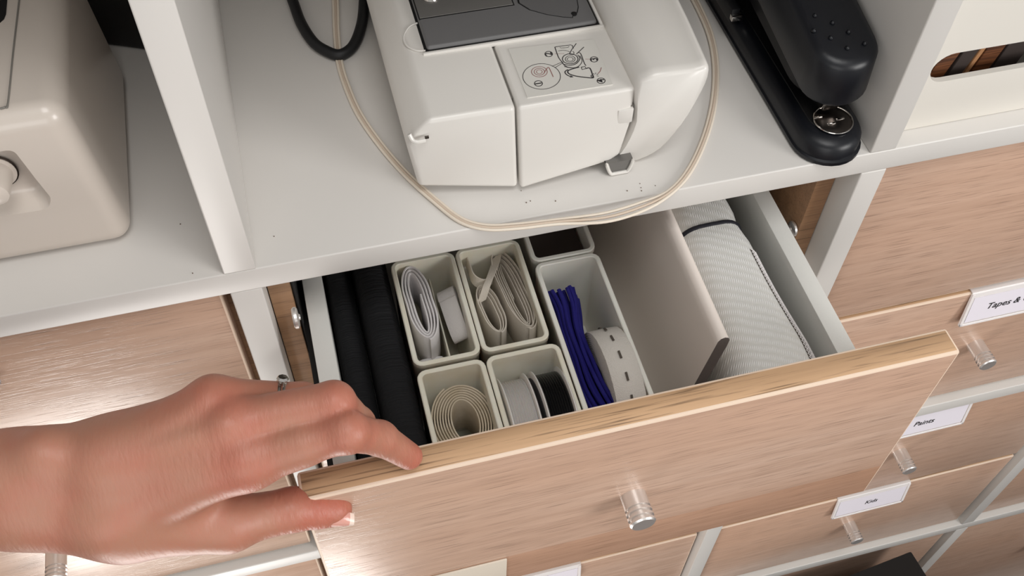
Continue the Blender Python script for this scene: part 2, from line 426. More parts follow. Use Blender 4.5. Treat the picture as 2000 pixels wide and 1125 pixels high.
closed_drawer(1, 1, 0, 'closed oak drawer right of the open drawer, directly under the white storage box')
closed_drawer(1, 1, 1, 'closed oak drawer labelled Tapes & Glue', 'Tapes & Glue', 0, .85)
closed_drawer(1, 2, 0, 'closed oak drawer labelled Paints', 'Paints', -.4, .85)
closed_drawer(1, 2, 1, 'closed oak drawer labelled Kids', 'Kids', 0, .8)
closed_drawer(1, 3, 2, 'tall closed oak drawer front behind the black box at the bottom right')
closed_drawer(2, 2, 1, 'closed oak drawer at the right edge, beside the Kids drawer past the divider')
closed_drawer(2, 3, 2, 'tall closed oak drawer front filling the bottom right corner, darker in shade')

# ------------------------------------------------------------------ the open drawer
DX0, DX1, DY = 1.92, 34.72, -12.0
DZT, DZB, FLOORZ, SIDEZ = -1.9, -17.95, -14.4, -6.0
od = thing('open_drawer', 'oak fronted drawer pulled open, full of sewing elastics in cream boxes', 'drawer', (18.3, -12, DZB))
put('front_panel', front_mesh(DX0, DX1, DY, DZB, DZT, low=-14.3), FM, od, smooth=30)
SX0, SX1 = 3.42, 32.05
put('side_panel', G().box(SX0, SX0+1.1, DY+1.5, 23.5, FLOORZ-1.2, SIDEZ).bevel(.06, 2), M['drawer_white'], od)
put('side_panel', G().box(SX1-1.1, SX1, DY+1.5, 23.5, FLOORZ-1.2, SIDEZ).bevel(.06, 2), M['drawer_white'], od)
put('back_panel', G().box(SX0+1.1, SX1-1.1, 22.4, 23.5, FLOORZ-1.2, SIDEZ), M['drawer_white'], od)
put('base_panel', G().box(SX0+1.1, SX1-1.1, DY+1.5, 22.4, FLOORZ-.5, FLOORZ), M['drawer_white'], od)
for x, s in ((SX0, -1), (SX1, 1)):
    put('runner', G().box(min(x, x+s*.4), max(x, x+s*.4), DY+2, 22, -9.6, -8.2).bevel(.05, 1), M['dark'], od)
knob(od, 18.45, DY, -9.9, 1.75, .70)
# unidentified cream patch low on the front face, built as a thin plate
g = G().box(7.1, 11.55, DY-.14, DY, -17.75, -14.35).bevel(.1, 2)
put('cream_patch', g, M['creampatch'], od, label='thin cream plate low on the drawer front')

# ------------------------------------------------------------------ organiser boxes inside the drawer
RZ = -7.0
def tray(x0, x1, y0, y1, desc, m='cream', z1=RZ, z0=FLOORZ+.02, wall=.28, group='cream organiser boxes', extra=None, rr=.55):
    def rect(ins_, z, taper=0):
        r = max(rr-ins_, .12); pts = []
        a, b, c, d = x0+ins_+taper, x1-ins_-taper, y0+ins_+taper, y1-ins_-taper
        for cx, cy, s in ((b-r, d-r, 0), (a+r, d-r, 1), (a+r, c+r, 2), (b-r, c+r, 3)):
            for k in range(5):
                an = PI/2*(s+k/4); pts.append((cx+r*math.cos(an), cy+r*math.sin(an), z))
        return pts
    t = thing('organiser_box', desc, 'box', ((x0+x1)/2, (y0+y1)/2, z0), group)
    rings = [rect(0, z0, .12), rect(0, z1-.5, .04), rect(-.0, z1-.42), rect(0, z1-.05), rect(.05, z1), rect(wall-.05, z1), rect(wall, z1-.05), rect(wall+.02, z1-.5), rect(wall+.1, z0+.3)]
    g = G().loft(rings)
    put('body', g, M[m], t, smooth=40)
    if extra: 
        put('partition', G().box(*extra).bevel(.05, 2), M[m], t)
    return t
g8 = .03
tray(8.5+g8, 12.33, -3.12, 4.35, 'cream organiser box holding the white and grey elastic, back row left', extra=(10.72, 10.82, -2.85, 4.05, FLOORZ+.3, RZ-1.9))
tray(12.39, 16.3, -3.12, 4.35, 'cream organiser box holding two tangled cream elastic hanks, back row centre')
tray(8.5+g8, 12.33, -10.42, -3.4, 'cream organiser box holding the coiled beige elastic, front left')
tray(12.39, 16.62, -10.42, -3.4, 'cream organiser box holding the two cord spools, front centre')
tray(16.72, 20.7, 2.32, 11, 'cream organiser box with a dark brown insert, back right under the shelf', 'cream2')
tray(16.72, 20.7, -10.42, 2.22, 'long cream organiser box holding blue cord and buttonhole elastic', 'cream2')
put('dark_card', G().box(17.15, 20.25, 3.4, 10.2, RZ-1.6, RZ-1.3), M['browncase'], label='dark brown card lying in the back right organiser box', cat='card')

# black fabric, two rolls along the left side
def fabric_roll(x0, x1, ztop, desc, y0=-10.4, y1=14):
    n = 16; rings = []; cx = (x0+x1)/2; rx = (x1-x0)/2
    for k in range(61):
        y = y0+(y1-y0)*k/60; wob = .05*math.sin(k*1.1+x0)+.03*math.sin(k*2.7)
        ring = []
        for j in range(n):
            a = 2*PI*j/n
            cxn, szn = math.cos(a), math.sin(a)
            X = cx+rx*math.copysign(abs(cxn)**.6, cxn)*(1+.0*wob)
            Z = (ztop+FLOORZ)/2+((ztop-FLOORZ)/2)*math.copysign(abs(szn)**.55, szn)+(wob if szn > .2 else 0)
            ring.append((X, y, Z))
        rings.append(ring)
    put('fabric_roll', G().loft(rings), M['blackfab'], smooth=60, label=desc, cat='fabric')
fabric_roll(4.6, 6.2, -7.6, 'narrow fold of black fabric against the left side of the open drawer')
fabric_roll(6.24, 8.42, -7.0, 'wide roll of black ribbed fabric beside the cream organiser boxes')

# elastics ------------------------------------------------------------------
def spiral(c, rx, ry, turns, pitch, z, waist=0, rot=0, ph=0, n=26, drop=0.0):
    """flattened spiral seen from above, outer radius rx, ry"""
    pts = []; N = int(turns*n)
    for i in range(N+1):
        a = ph+2*PI*i/n; k = i/n*pitch
        x = (rx-k)*math.cos(a); y = (ry-k*1.0)*math.sin(a)
        if waist: x *= 1-waist*math.exp(-((y/ry)**2)*9)
        x, y = x*math.cos(rot)-y*math.sin(rot), x*math.sin(rot)+y*math.cos(rot)
        pts.append((c[0]+x, c[1]+y, z-drop*i/N))
    return pts
def c2(u, v, z): 
    p = at('z', z, u, v); return (p.x, p.y)
# coiled beige elastic (front left box)
zc = -8.2; W = 3.2
cen = c2(908, 822, zc)
pts = spiral(cen, 1.78, 2.4, 7.55, .15, zc-W/2, ph=PI*.62, n=40)
inner = []
put('elastic_coil', G().band(pts+inner, (0, 0, W), .1), M['els'], smooth=50, label='oval coil of beige elastic tape standing in the front left organiser box', cat='elastic')
# white folded elastic (back left)
zc = -7.25; W = 2.9
cen = c2(818, 588, zc)
pts = spiral(cen, .93, 2.72, 3.3, .2, zc-W/2, waist=.12, rot=.03, ph=PI*1.5, n=44, drop=.15)
put('elastic_coil', G().band(pts, (0, 0, W), .12), M['elw'], smooth=50, label='long flattened coil of thick white elastic in the back left organiser box', cat='elastic')
g = G().box(8.9, 10.55, -2.75, -1.1, -12.5, -9.3).bevel(.35, 3)
put('elastic_bundle', g, M['elw'], smooth=50, label='plump white fabric fold under the front end of the white elastic coil', cat='elastic')
# ribbed elastic hank: a strap wrapped around itself, flat face up
def wrapped(p0, p1, w, h, turns, m, desc, tilt=0, th=.09):
    p0 = Vector(p0); p1 = Vector(p1); d = (p1-p0); L = d.length; d.normalize()
    sd = d.cross(Vector((0, 0, 1))).normalized(); sd = (sd+Vector((0, 0, tilt))).normalized(); up = sd.cross(d)
    if up.z < 0: up = -up
    pts = []; N = int(turns*28)
    for i in range(N+1):
        a = PI*.6+2*PI*i/28; k = i/28*.13
        x = math.copysign(abs(math.cos(a))**.55, math.cos(a))*(L/2-k); z = math.sin(a)*(h/2-k)
        pts.append((p0+p1)/2+d*x+up*z)
    put('elastic_hank', G().band(pts, sd*w, th), m, smooth=50, label=desc, cat='elastic')
a = at('z', -7.7, 870, 556); b = at('z', -8.2, 904, 655)
wrapped(a-Vector((0, 0, .55)), b-Vector((0, 0, .55)), 1.05, 1.2, 2.6, M['elr'], 'small hank of ribbed grey-white elastic, right half of the back left organiser box', -.35)
# cream hanks (back centre)
zc = -7.7; W = 2.6
cen = c2(1003, 562, zc)
pts = spiral(cen, .92, 3.05, 4.8, .165, zc-W/2, waist=.12, rot=.10, ph=PI*1.45, n=44, drop=.5)
put('elastic_hank', G().band(pts, [Vector((0, .25*math.sin(i*.05), W)) for i in range(len(pts))], .075), M['elc'], smooth=50, label='long looped hank of cream elastic, right one in the back centre organiser box', cat='elastic')
zc = -8.1; W = 2.6
cen = c2(958, 600, zc)
pts = spiral(cen, .72, 1.85, 2.6, .17, zc-W/2, waist=.1, rot=.10, ph=PI*1.5, n=36, drop=.4)
put('elastic_hank', G().band(pts, (0, 0, W), .1), M['elc'], smooth=50, label='shorter looped hank of cream elastic, left one in the back centre organiser box', cat='elastic')
zc = -7.9
pl = catmull([at('z', zc, 972, 500), at('z', zc+.15, 962, 530), at('z', zc, 950, 560), at('z', zc-.6, 940, 590)], 6)
put('elastic_strap', G().band(pl, Vector((.62, .2, .1)), .07), M['elc'], smooth=50, label='short cream elastic strap lying across the left cream hank', cat='elastic')
pl = catmull([at('z', zc-.2, 905, 496), at('z', zc, 915, 520), at('z', zc+.05, 925, 545), at('z', zc-.3, 945, 555), at('z', zc-.2, 962, 545)], 6)
put('elastic_strap', G().band(pl, Vector((.1, .1, .8)), .08), M['elc'], smooth=50, label='folded cream elastic end in the back left corner of the centre box', cat='elastic')
pl = catmull([at('z', zc-.5, 1035, 575), at('z', zc-.3, 1040, 600), at('z', zc-.6, 1047, 628)], 6)
put('elastic_strap', G().band(pl, Vector((.55, .1, .5)), .09), M['elc'], smooth=50, label='loose cream elastic end beside the right wall of the centre box', cat='elastic')

# spools ------------------------------------------------------------------
def spool(xa, xb, cy, cz, r, fillmat, facemat, desc, rf):
    t = thing('cord_spool', desc, 'spool', ((xa+xb)/2, cy, cz-r))
    fl = [(.6, 0), (r-.1, 0), (r, .06), (r, .12), (r-.1, .17), (.6, .17)]
    for x, s in ((xa, 1), (xb, -1)):
        g = G().lathe([(.6, 0), (r-.12, 0), (r, .05), (r, .11), (r-.12, .16), (.6, .16)], (x, cy, cz), (s, 0, 0), 48)
        put('flange', g, M['spool'], t, smooth=40)
    if facemat:
        put('flange_label', G().lathe([(.6, 0), (r-.35, 0), (r-.35, .02), (.6, .02)], (xa-.02, cy, cz), (1, 0, 0), 48), facemat, t)
    g = G()
    n = max(3, int((xb-xa-.32)/.13))
    prof = [(.6, .16)]
    for i in range(n):
        w = (xb-xa-.34)/n; prof += [(rf-.05, .17+w*i), (rf+.02, .17+w*(i+.5))]
    prof += [(rf-.03, xb-xa-.17), (.6, xb-xa-.16)]
    put('cord', G().lathe(prof, (xa, cy, cz), (1, 0, 0), 48), fillmat, t, smooth=20)
    put('hub', G().lathe([(.35, -.01), (.62, -.01), (.62, xb-xa+.01), (.35, xb-xa+.01)], (xa, cy, cz), (1, 0, 0), 24), M['spool'], t)
spool(12.8, 14.45, -6.95, -10.0, 3.28, M['clearcord'], None, 'white flanged spool of clear cord in the front centre organiser box', 3.0)
spool(14.75, 16.42, -6.95, -10.0, 3.28, M['blackcord'], M['spoolgrey'], 'white flanged spool of black cord in the front centre organiser box', 3.0)

# blue cords ------------------------------------------------------------------
g = G()
for i in range(64):
    fx = random.random(); fz = random.random()
    xs = 17.25+fx*1.75; 
    p = []
    for k, y in enumerate((.55, -.6, -2.2, -4.2, -6.2, -8.2, -10.1)):
        wx = (0, .05, -.12, -.1, -.05, .25, .6)[k]; sq = (1, .8, .72, .75, .85, 1.0, 1.1)[k]
        x = 18.0+wx+(xs-18.1)*sq+random.uniform(-.05, .05)
        z = -7.5-fz*2.4-.9*abs(fx-.5)*1.2+random.uniform(-.06, .06)+(0.15 if k == 0 else 0)
        p.append((max(17.25, min(17.95+(x-17.95)*1.25, 20.2)), y+(random.uniform(-.15, .15) if k == 0 else 0), z))
    g.tube(catmull(p, 4), .13, 6)
put('cord_bundle', g, M['yarn'], smooth=60, label='bundle of royal blue cords in the long organiser box', cat='cord')

# buttonhole elastic roll ------------------------------------------------------------------
bx0, bx1, bcy, bcz, br = 18.6, 20.3, -5.6, -9.75, 3.6
t = thing('elastic_roll', 'wide roll of white buttonhole elastic beside the blue cords', 'elastic', ((bx0+bx1)/2, bcy, bcz-br))
pts = []
for i in range(30*14+1):
    a = 2*PI*i/30+2.6; r_ = br-.06-.2*i/30*.62
    pts.append((0, math.cos(a)*r_, math.sin(a)*r_))
lean = 0.05
pts = [((bx0+bx1)/2, bcy+p[1], bcz+p[2]) for p in pts]
put('strap', G().band(pts, (bx1-bx0, 0, 0), .13), M['elb'], t, smooth=50)
for an in (28, 48, 68, 89, 110, 130):
    a = math.radians(an)
    n_ = Vector((0, math.cos(a), math.sin(a))); tg = Vector((0, -math.sin(a), math.cos(a)))
    o = Vector(((bx0+bx1)/2, bcy, bcz))+n_*(br+.015)
    q = [o+tg*s*.24+Vector((w*.055, 0, 0)) for s, w in ((-1, -1), (1, -1), (1, 1), (-1, 1))]
    put('buttonhole', G().hexa([p_-n_*.05 for p_ in q], [p_+n_*.012 for p_ in q]), M['slot'], t)

# divider sheet ------------------------------------------------------------------
ztp = -3.9
pl_ = []
def sheet_ring(y, s):
    xt = 24.15+s*.45
    # leaning sheet with a rounded top lip
    prof = [(xt-1.6, FLOORZ+.02), (xt-.12, ztp-.8), (xt-.05, ztp-.3), (xt+.08, ztp-.08), (xt+.3, ztp), (xt+.52, ztp-.1), (xt+.62, ztp-.35), (xt+.58, ztp-.9), (xt-.95, FLOORZ+.02)]
    return [(x, y, z) for x, z in prof]
rings = [sheet_ring(-7.2+k*(22-(-7.2))/8, k/8*.8) for k in range(9)]
gg = G().loft(rings)
for f in gg.bm.faces: 
    if abs(f.normal.y) > .9 or len(f.verts) > 4: f.material_index = 1
put('divider_panel', gg, [M['panelw'], M['panelend']], smooth=50, label='white plastic divider panel standing between the organiser boxes and the mesh roll', cat='panel')

# mesh fabric roll ------------------------------------------------------------------
t = thing('mesh_roll', 'rolled white mesh fabric tied with a black elastic band', 'fabric', (28, 2, FLOORZ))
rings = []; n = 40; YBAND = at('z', -5.8, 1430, 432).y
for k in range(41):
    y = -10.3+k*(20-(-10.3))/40
    xa = 25.1 if y > -7 else 25.1-(-7-y)*.25
    xb = 30.25-.05*max(0, y+7); xb = min(xb, 30.3)+.12*math.sin(k*.5)*.4
    pinch = .22*math.exp(-((y-YBAND)/.7)**2); zt_ = -5.7-pinch+.15*math.sin(y*.3)
    cx = (xa+xb)/2; rx = (xb-xa)/2-pinch*.6; cz = (zt_+FLOORZ)/2; rz = (zt_-FLOORZ)/2
    ring = []
    for j in range(n):
        a = 2*PI*j/n; c_, s_ = math.cos(a), math.sin(a)
        ring.append((cx+rx*math.copysign(abs(c_)**.55, c_), y, cz+.1+rz*math.copysign(abs(s_)**.6, s_)*(1.0 if s_ > 0 else .98)))
    rings.append(ring)
put('fabric', G().loft(rings), M['tulle'], t, smooth=60)
def roll_ring(y, grow=0, n=48):
    xa = 25.1 if y > -7 else 25.1-(-7-y)*.25
    xb = min(30.25-.05*max(0, y+7), 30.3)
    zt_ = -5.7-.22+.15*math.sin(y*.3)
    cx = (xa+xb)/2; rx = (xb-xa)/2-.13+grow; cz = (zt_+FLOORZ)/2; rz = (zt_-FLOORZ)/2+grow*.5
    return [(cx+rx*math.copysign(abs(math.cos(2*PI*j/n))**.55, math.cos(2*PI*j/n)), y, max(FLOORZ+.15, cz+.1+rz*math.copysign(abs(math.sin(2*PI*j/n))**.6, math.sin(2*PI*j/n)))) for j in range(n)]
rb = roll_ring(YBAND, .06)
put('elastic_band', G().tube(rb, .14, 8, closed=True), M['band'], t, label='thin black elastic band round the mesh roll')
# open net selvedge along the right flank
def rpt(y, a, grow):
    xa = 25.1 if y > -7 else 25.1-(-7-y)*.25
    xb = min(30.25-.05*max(0, y+7), 30.3)+.12*math.sin(((y+10.3)/30.3*40)*.5)*.4
    zt_ = -5.7+.15*math.sin(y*.3)
    cx = (xa+xb)/2; rx = (xb-xa)/2+grow; cz = (zt_+FLOORZ)/2; rz = (zt_-FLOORZ)/2+grow
    return Vector((cx+rx*math.cos(a)**.55, y, cz+.1+rz*math.sin(a)**.6))
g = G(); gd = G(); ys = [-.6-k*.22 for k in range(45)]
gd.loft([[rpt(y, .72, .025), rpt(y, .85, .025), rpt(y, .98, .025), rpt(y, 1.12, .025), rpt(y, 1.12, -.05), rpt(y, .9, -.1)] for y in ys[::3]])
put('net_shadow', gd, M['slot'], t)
for y0_, y1_ in zip(ys, ys[1:]):
    for a0, a1 in ((.72, .86), (.86, .99), (.99, 1.12)):
        g.tube([rpt(y0_, a0, .05), rpt(y1_, a1, .05)], .028, 4); g.tube([rpt(y1_, a0, .05), rpt(y0_, a1, .05)], .028, 4)
put('net_edge', g, M['elw'], t, smooth=60, kind='stuff', label='open net edge of the mesh fabric')

# ------------------------------------------------------------------ sewing machine in the middle cube
sm = thing('sewing_machine', 'white sewing machine with a grey needle plate and a threading diagram sticker', 'sewing machine', (16, 12, 0))
YB = 30
def prism(front, back): return G().hexa(front, back)
# left shell
def shell(profile, yfront, yback=YB):
    return G().hexa([(x, yfront(x, z), z) for x, z in profile], [(x, yback, z) for x, z in profile])
yl = lambda x, z: 2.75 - (.95 if (x > 13 and z < 2) else 0) + (.15 if z < 4.5 and x < 10.2 else 0)
pL = [(10.42, .75), (10.0, 3.7), (10.25, 4.3), (11.15, 5.35), (15.53, 5.3), (15.53, .35)]
put('left_shell', shell(pL, yl).bevel(.26, 4, 20), M['mach'], sm, smooth=50)
pM = [(15.62, .35), (15.62, 5.3), (21.75, 5.28), (21.75, 3.0), (21.2, 1.1), (20.6, .75)]
yw = lambda x, z: 2.65 - (.95 if (z < .5) else (.5 if z < 1.2 else 0))
put('front_shell', shell(pM, yw).bevel(.2, 4, 20), M['mach'], sm, smooth=50)
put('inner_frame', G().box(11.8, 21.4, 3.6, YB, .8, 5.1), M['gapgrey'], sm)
# right bed extension: tall profile swept back
pR = [(21.84, 6.0), (21.86, 3.2), (21.45, 1.4), (20.85, .25), (21.2, .03), (22.4, .1), (23.6, .75), (24.6, 2.4), (25.25, 4.2), (25.55, 5.6), (25.35, 6.25), (24.6, 6.15)]
def ringR(y, s, ins_=0): 
    cx_, cz_ = 23.3, 3.4
    return [(cx_+(x-cx_)*(1-ins_)+s*(.6 if x > 23 else 0), y, max(.02, cz_+(z-cz_)*(1-ins_))) for x, z in pR]
pR = [(p_.x, p_.y) for p_ in catmull([(x, z, 0) for x, z in pR], 3, True)]
rg = [ringR(2.35, 0, .06), ringR(2.55, 0, .015), ringR(2.95, 0), ringR(6, .35), ringR(12, .8), ringR(YB, 1.1)]
put('bed_extension', G().loft(rg), M['mach'], sm, smooth=70)
# notch under the extension (dark)
hk = catmull([at('y', 1.8, *q_) for q_ in ((1240, 288), (1237, 312), (1225, 335), (1207, 346), (1192, 338), (1184, 318))], 5)
hk = [Vector((p_.x, p_.y, min(.95, max(.14, p_.z)))) for p_ in hk]
put('bed_hook', G().tube(hk, .1, 8), M['mach'], sm)
hp = [Vector((p_.x, 1.86, p_.z)) for p_ in hk]
put('bed_hook_hollow', G().hexa(hp, [p_+Vector((0, 1.0, 0)) for p_ in hp]), M['greymetal'], sm)
# clip tab
put('clip_tab', G().box(20.88, 21.72, 2.42, 2.75, 3.15, 4.1).bevel(.06, 2), M['mach'], sm, smooth=40)
put('clip_gap', G().box(20.78, 21.74, 2.6, 2.72, 3.02, 4.18), M['gapgrey'], sm)
# thread cutter lip
pc = catmull([at('y', 2.75, 799, 262), at('y', 2.6, 806, 274), at('y', 2.5, 816, 277), at('y', 2.6, 830, 274)], 5)
put('thread_cutter', G().tube(pc, .11, 8), M['mach'], sm)
put('cutter_slot', G().box(10.9, 11.1, 2.6, 2.72, 4.3, 4.4), M['dsteel'], sm)
# grey needle plate area
zp = 5.42
q = [at('z', zp, *p_) for p_ in ((833, 95), (1168, 50))]
gx0, gx1 = q[0].x, q[1].x; gy0 = (q[0].y+q[1].y)/2
put('plate_recess', G().box(gx0-.12, gx1+.12, gy0-.14, YB-2, 5.2, 5.37), M['dark'], sm)
put('plate_rim', G().box(gx0-.25, gx1+.3, gy0-.28, gy0-.1, 5.2, 5.46).box(gx1+.13, gx1+.3, gy0-.1, YB-2, 5.2, 5.46).bevel(.05, 2), M['mach'], sm)
put('grey_bed_plate', G().box(gx0, gx1, gy0, YB-2, 5.3, 5.62).bevel(.16, 3), M['grey'], sm, smooth=50)
a_ = at('z', 5.64, 821, 36); b_ = at('z', 5.64, 1003, 10)
put('needle_plate', G().box(gx0+.1, b_.x, a_.y, a_.y+5, 5.5, 5.66).bevel(.03, 2), M['greymetal'], sm)
put('plate_seam', G().box(gx0+.05, b_.x+.06, a_.y-.07, a_.y+5, 5.5, 5.635), M['dark'], sm)
sc_ = at('z', 5.7, 841, -6)
put('screw', G().lathe([(0, 0), (.42, 0), (.45, .06), (.36, .2), (0, .24)], (sc_.x, sc_.y, 5.66), (0, 0, 1), 24), M['chrome'], sm)
put('screw_slot', G().box(sc_.x-.3, sc_.x+.3, sc_.y-.05, sc_.y+.05, 5.86, 5.915), M['dark'], sm)
cov = [at('z', 5.64, *p_) for p_ in ((1009, -14), (1014, 6), (1035, 19), (1068, 28), (1100, 33), (1118, 34), (1119, 27), (1127, 24), (1129, 14), (1124, -16))]
def flat(poly, z0, z1, sc=1.0):
    cx_ = sum(p.x for p in poly)/len(poly); cy_ = sum(p.y for p in poly)/len(poly)
    f = lambda z: [(cx_+(p.x-cx_)*sc, cy_+(p.y-cy_)*sc, z) for p in poly]
    return G().hexa(f(z0), f(z1))
put('bobbin_cover_seam', flat(cov, 5.5, 5.64, 1.03), M['dark'], sm)
put('bobbin_cover', flat(cov, 5.5, 5.67, .985), M['grey'], sm, smooth=0)
put('cover_latch', G().lathe([(0, 0), (.16, 0), (.16, .06), (0, .07)], at('z', 5.62, 1121, 28), (0, 0, 1), 12), M['dark'], sm)
# finger recess: half ring beside the grey plate
rr_ = [at('z', 5.40, *p_) for p_ in ((815, 45), (800, 52), (790, 66), (789, 80), (798, 92), (815, 99), (831, 99))]
put('finger_recess', G().tube(catmull(rr_, 5), .05, 6), M['mach'], sm)
# sticker
zs = 5.33
sq = [at('z', zs, *p_) for p_ in ((993, 96), (1160, 77), (1197, 165), (1030, 191))]
stk = put('sticker', G().hexa([(p.x, p.y, zs-.04) for p in sq], [(p.x, p.y, zs+.012) for p in sq]), M['sticker'], sm, smooth=0)
def ln(pts, w=.045, m=None, closed=False, sm_=4):
    pp = [at('z', zs, 980+x*.14, 70+y*.14) for x, y in pts]     # diagram traced on the sticker plane
    pp = [Vector((p.x, p.y, zs+.018)) for p in pp]
    if sm_: pp = catmull(pp, sm_, closed)
    return pp, w, closed
def circ(cx_, cy_, rx, ry=None, n=16):
    ry = ry or rx
    return [(cx_+rx*math.cos(2*PI*k/n), cy_+ry*math.sin(2*PI*k/n)) for k in range(n)]
def inkset(name, items, m):
    g = G()
    for pp, w, cl in items: g.band(pp, [Vector((0, 0, .008))]*len(pp), w, closed=cl) if False else g.tube(pp, w/2, 5, closed=cl, flat=1)
    for v in g.bm.verts: v.co.z = zs+.018+(v.co.z-zs-.018)*.25
    put(name, g, m, stk, smooth=0)
inkset('diagram_lines', [
    ln(circ(556, 570, 262, 178, 28), .035, closed=True), ln([(700, 430), (850, 365)], .03, sm_=0), ln([(740, 450), (862, 375)], .03, sm_=0),
    ln([(740, 160), (790, 300), (840, 370), (870, 410), (920, 440), (990, 450)], .05), ln([(740, 160), (960, 130), (985, 150), (1000, 180)], .045, sm_=2),
    ln([(810, 165), (830, 175), (925, 165), (940, 150)], .03, sm_=0), ln([(790, 215), (850, 205), (920, 215), (960, 240)], .03),
    ln(circ(955, 325, 108, 70), .05, closed=True), ln(circ(955, 328, 68, 46), .035, closed=True), ln(circ(955, 330, 42, 28), .03, closed=True),
    ln([(945, 255), (980, 190), (1040, 110)], .045, sm_=0), ln([(1040, 260), (1145, 160)], .045, sm_=0), ln([(945, 260), (1000, 265), (1005, 230), (985, 220)], .035),
    ln([(1055, 240), (1100, 250), (1150, 380), (1175, 420)], .05), ln([(870, 400), (950, 415), (1040, 390), (1090, 320), (1060, 270)], .05),
    ln([(870, 430), (960, 450), (1060, 435), (1120, 360), (1090, 280)], .04), ln([(1110, 440), (1160, 430), (1175, 460), (1120, 475), (1110, 440)], .05, sm_=0),
    ln([(1080, 440), (970, 470), (920, 500), (950, 540), (1060, 570), (1180, 585), (1275, 590), (1270, 555), (1230, 455), (1175, 460)], .07, sm_=3),
    ln([(925, 475), (885, 500), (890, 530), (930, 560), (990, 575)], .06), ln([(960, 560), (995, 578), (950, 582)], .05, sm_=0),
    ln(circ(1262, 565, 16, 14, 8), .05, closed=True), ln([(1290, 545), (1280, 525)], .03, sm_=0), ln([(1310, 540), (1312, 518)], .03, sm_=0), ln([(1325, 550), (1345, 535)], .03, sm_=0), ln([(1325, 562), (1352, 566)], .03, sm_=0),
    ln(circ(512, 668, 55, 38), .045, closed=True), ln(circ(655, 258, 52, 37), .045, closed=True), ln(circ(1288, 332, 52, 37), .045, closed=True), ln(circ(1386, 630, 55, 38), .045, closed=True),
], M['ink'])
inkset('diagram_thread', [ln(circ(525, 505, 110, 72), .035, closed=True), ln(circ(525, 505, 72, 48), .035, closed=True), ln(circ(525, 505, 40, 28), .03, closed=True),
    ln([(590, 525), (630, 460), (655, 445), (680, 490), (718, 575)], .045), ln([(1340, 530), (1370, 500), (1388, 445)], .04), ln([(740, 255), (870, 252)], .02, sm_=0), ln([(1165, 328), (1235, 330)], .02, sm_=0)], M['inkred'])
for dg, x, y in (('1', 512, 668), ('2', 655, 258), ('3', 1288, 332), ('4', 1386, 630)):
    o_ = at('z', zs, 980+x*.14, 70+y*.14)
    put('digit', text_g(dg, .52, (o_.x, o_.y, zs+.02), (0, 1, 0), (-1, 0, 0)), M['ink'], stk, smooth=0)

# ------------------------------------------------------------------ white machine in the left cube
lm = thing('overlock_machine', 'large white rounded machine with a front dial, in the left cube', 'sewing machine', (-12, 9, 0))
g = G().hexa([(-21, 3.1, .03), (-4.05, 3.1, .03), (-4.05, 15.8, .03), (-21, 15.8, .03)], [(-21, 3.3, 9.1), (-4.75, 3.3, 9.1), (-4.75, 16.2, 9.1), (-21, 16.2, 9.1)])
g.bevel(.95, 7, 30)
body = put('body', g, M['mach_l'], lm, smooth=50)
cut = put('cut', G().hexa([(-11, 1.5, 2.6), (-11, 1.5, 7.6), (-7.05, 1.5, 7.6), (-6.3, 1.5, 3.2), (-6.85, 1.5, 2.4)], [(-11, 4.1, 4.0), (-11, 4.1, 7.2), (-7.5, 4.1, 7.2), (-7.1, 4.1, 4.3), (-7.5, 4.1, 3.9)]).bevel(.3, 3), M['mach_l'])
cut.location = Vector(cut.location); 
boolean(body, [cut])
pk = at('y', 3.0, 2, 365)
g = G().lathe([(.95, 0), (.95, .05), (.78, .1), (.74, 1.0), (.66, 1.45), (.4, 1.62), (0, 1.65)], (-8.85, 3.95, 5.5), (0, -1, 0), 32)
put('dial', g, M['mach_l'], lm, smooth=40)
put('dial_collar', G().lathe([(.7, 0), (1.02, 0), (1.02, .08), (.7, .1)], (-8.85, 4.02, 5.5), (0, -1, 0), 32), M['dsteel'], lm)
g = G()
ptp = [at('z', 9.12, *p_) for p_ in ((0, 212), (10, 209), (16, 199), (26, 100), (38, -4), (50, -110))]
g.tube(catmull(ptp, 5), .045, 6)
put('lid_seam', g, M['gapgrey'], lm)
g = flat([at('z', 9.1, *p_) for p_ in ((-40, 52), (0, 45), (8, 38), (12, 28), (16, -20), (-40, -30))], 9.0, 9.14)
put('lid_window', g, M['dark'], lm, smooth=0)
put('black_case', G().hexa([(-7.5, 19.8, .03), (-1.0, 16.8, .03), (-.3, 30, .03), (-9, 32, .03)], [(-7.5, 19.8, 14), (-1.0, 16.8, 14), (-.3, 30, 14), (-9, 32, 14)]).bevel(.4, 2), M['boxdark'], smooth=40,
    label='black case in shadow behind the large left machine', cat='case')

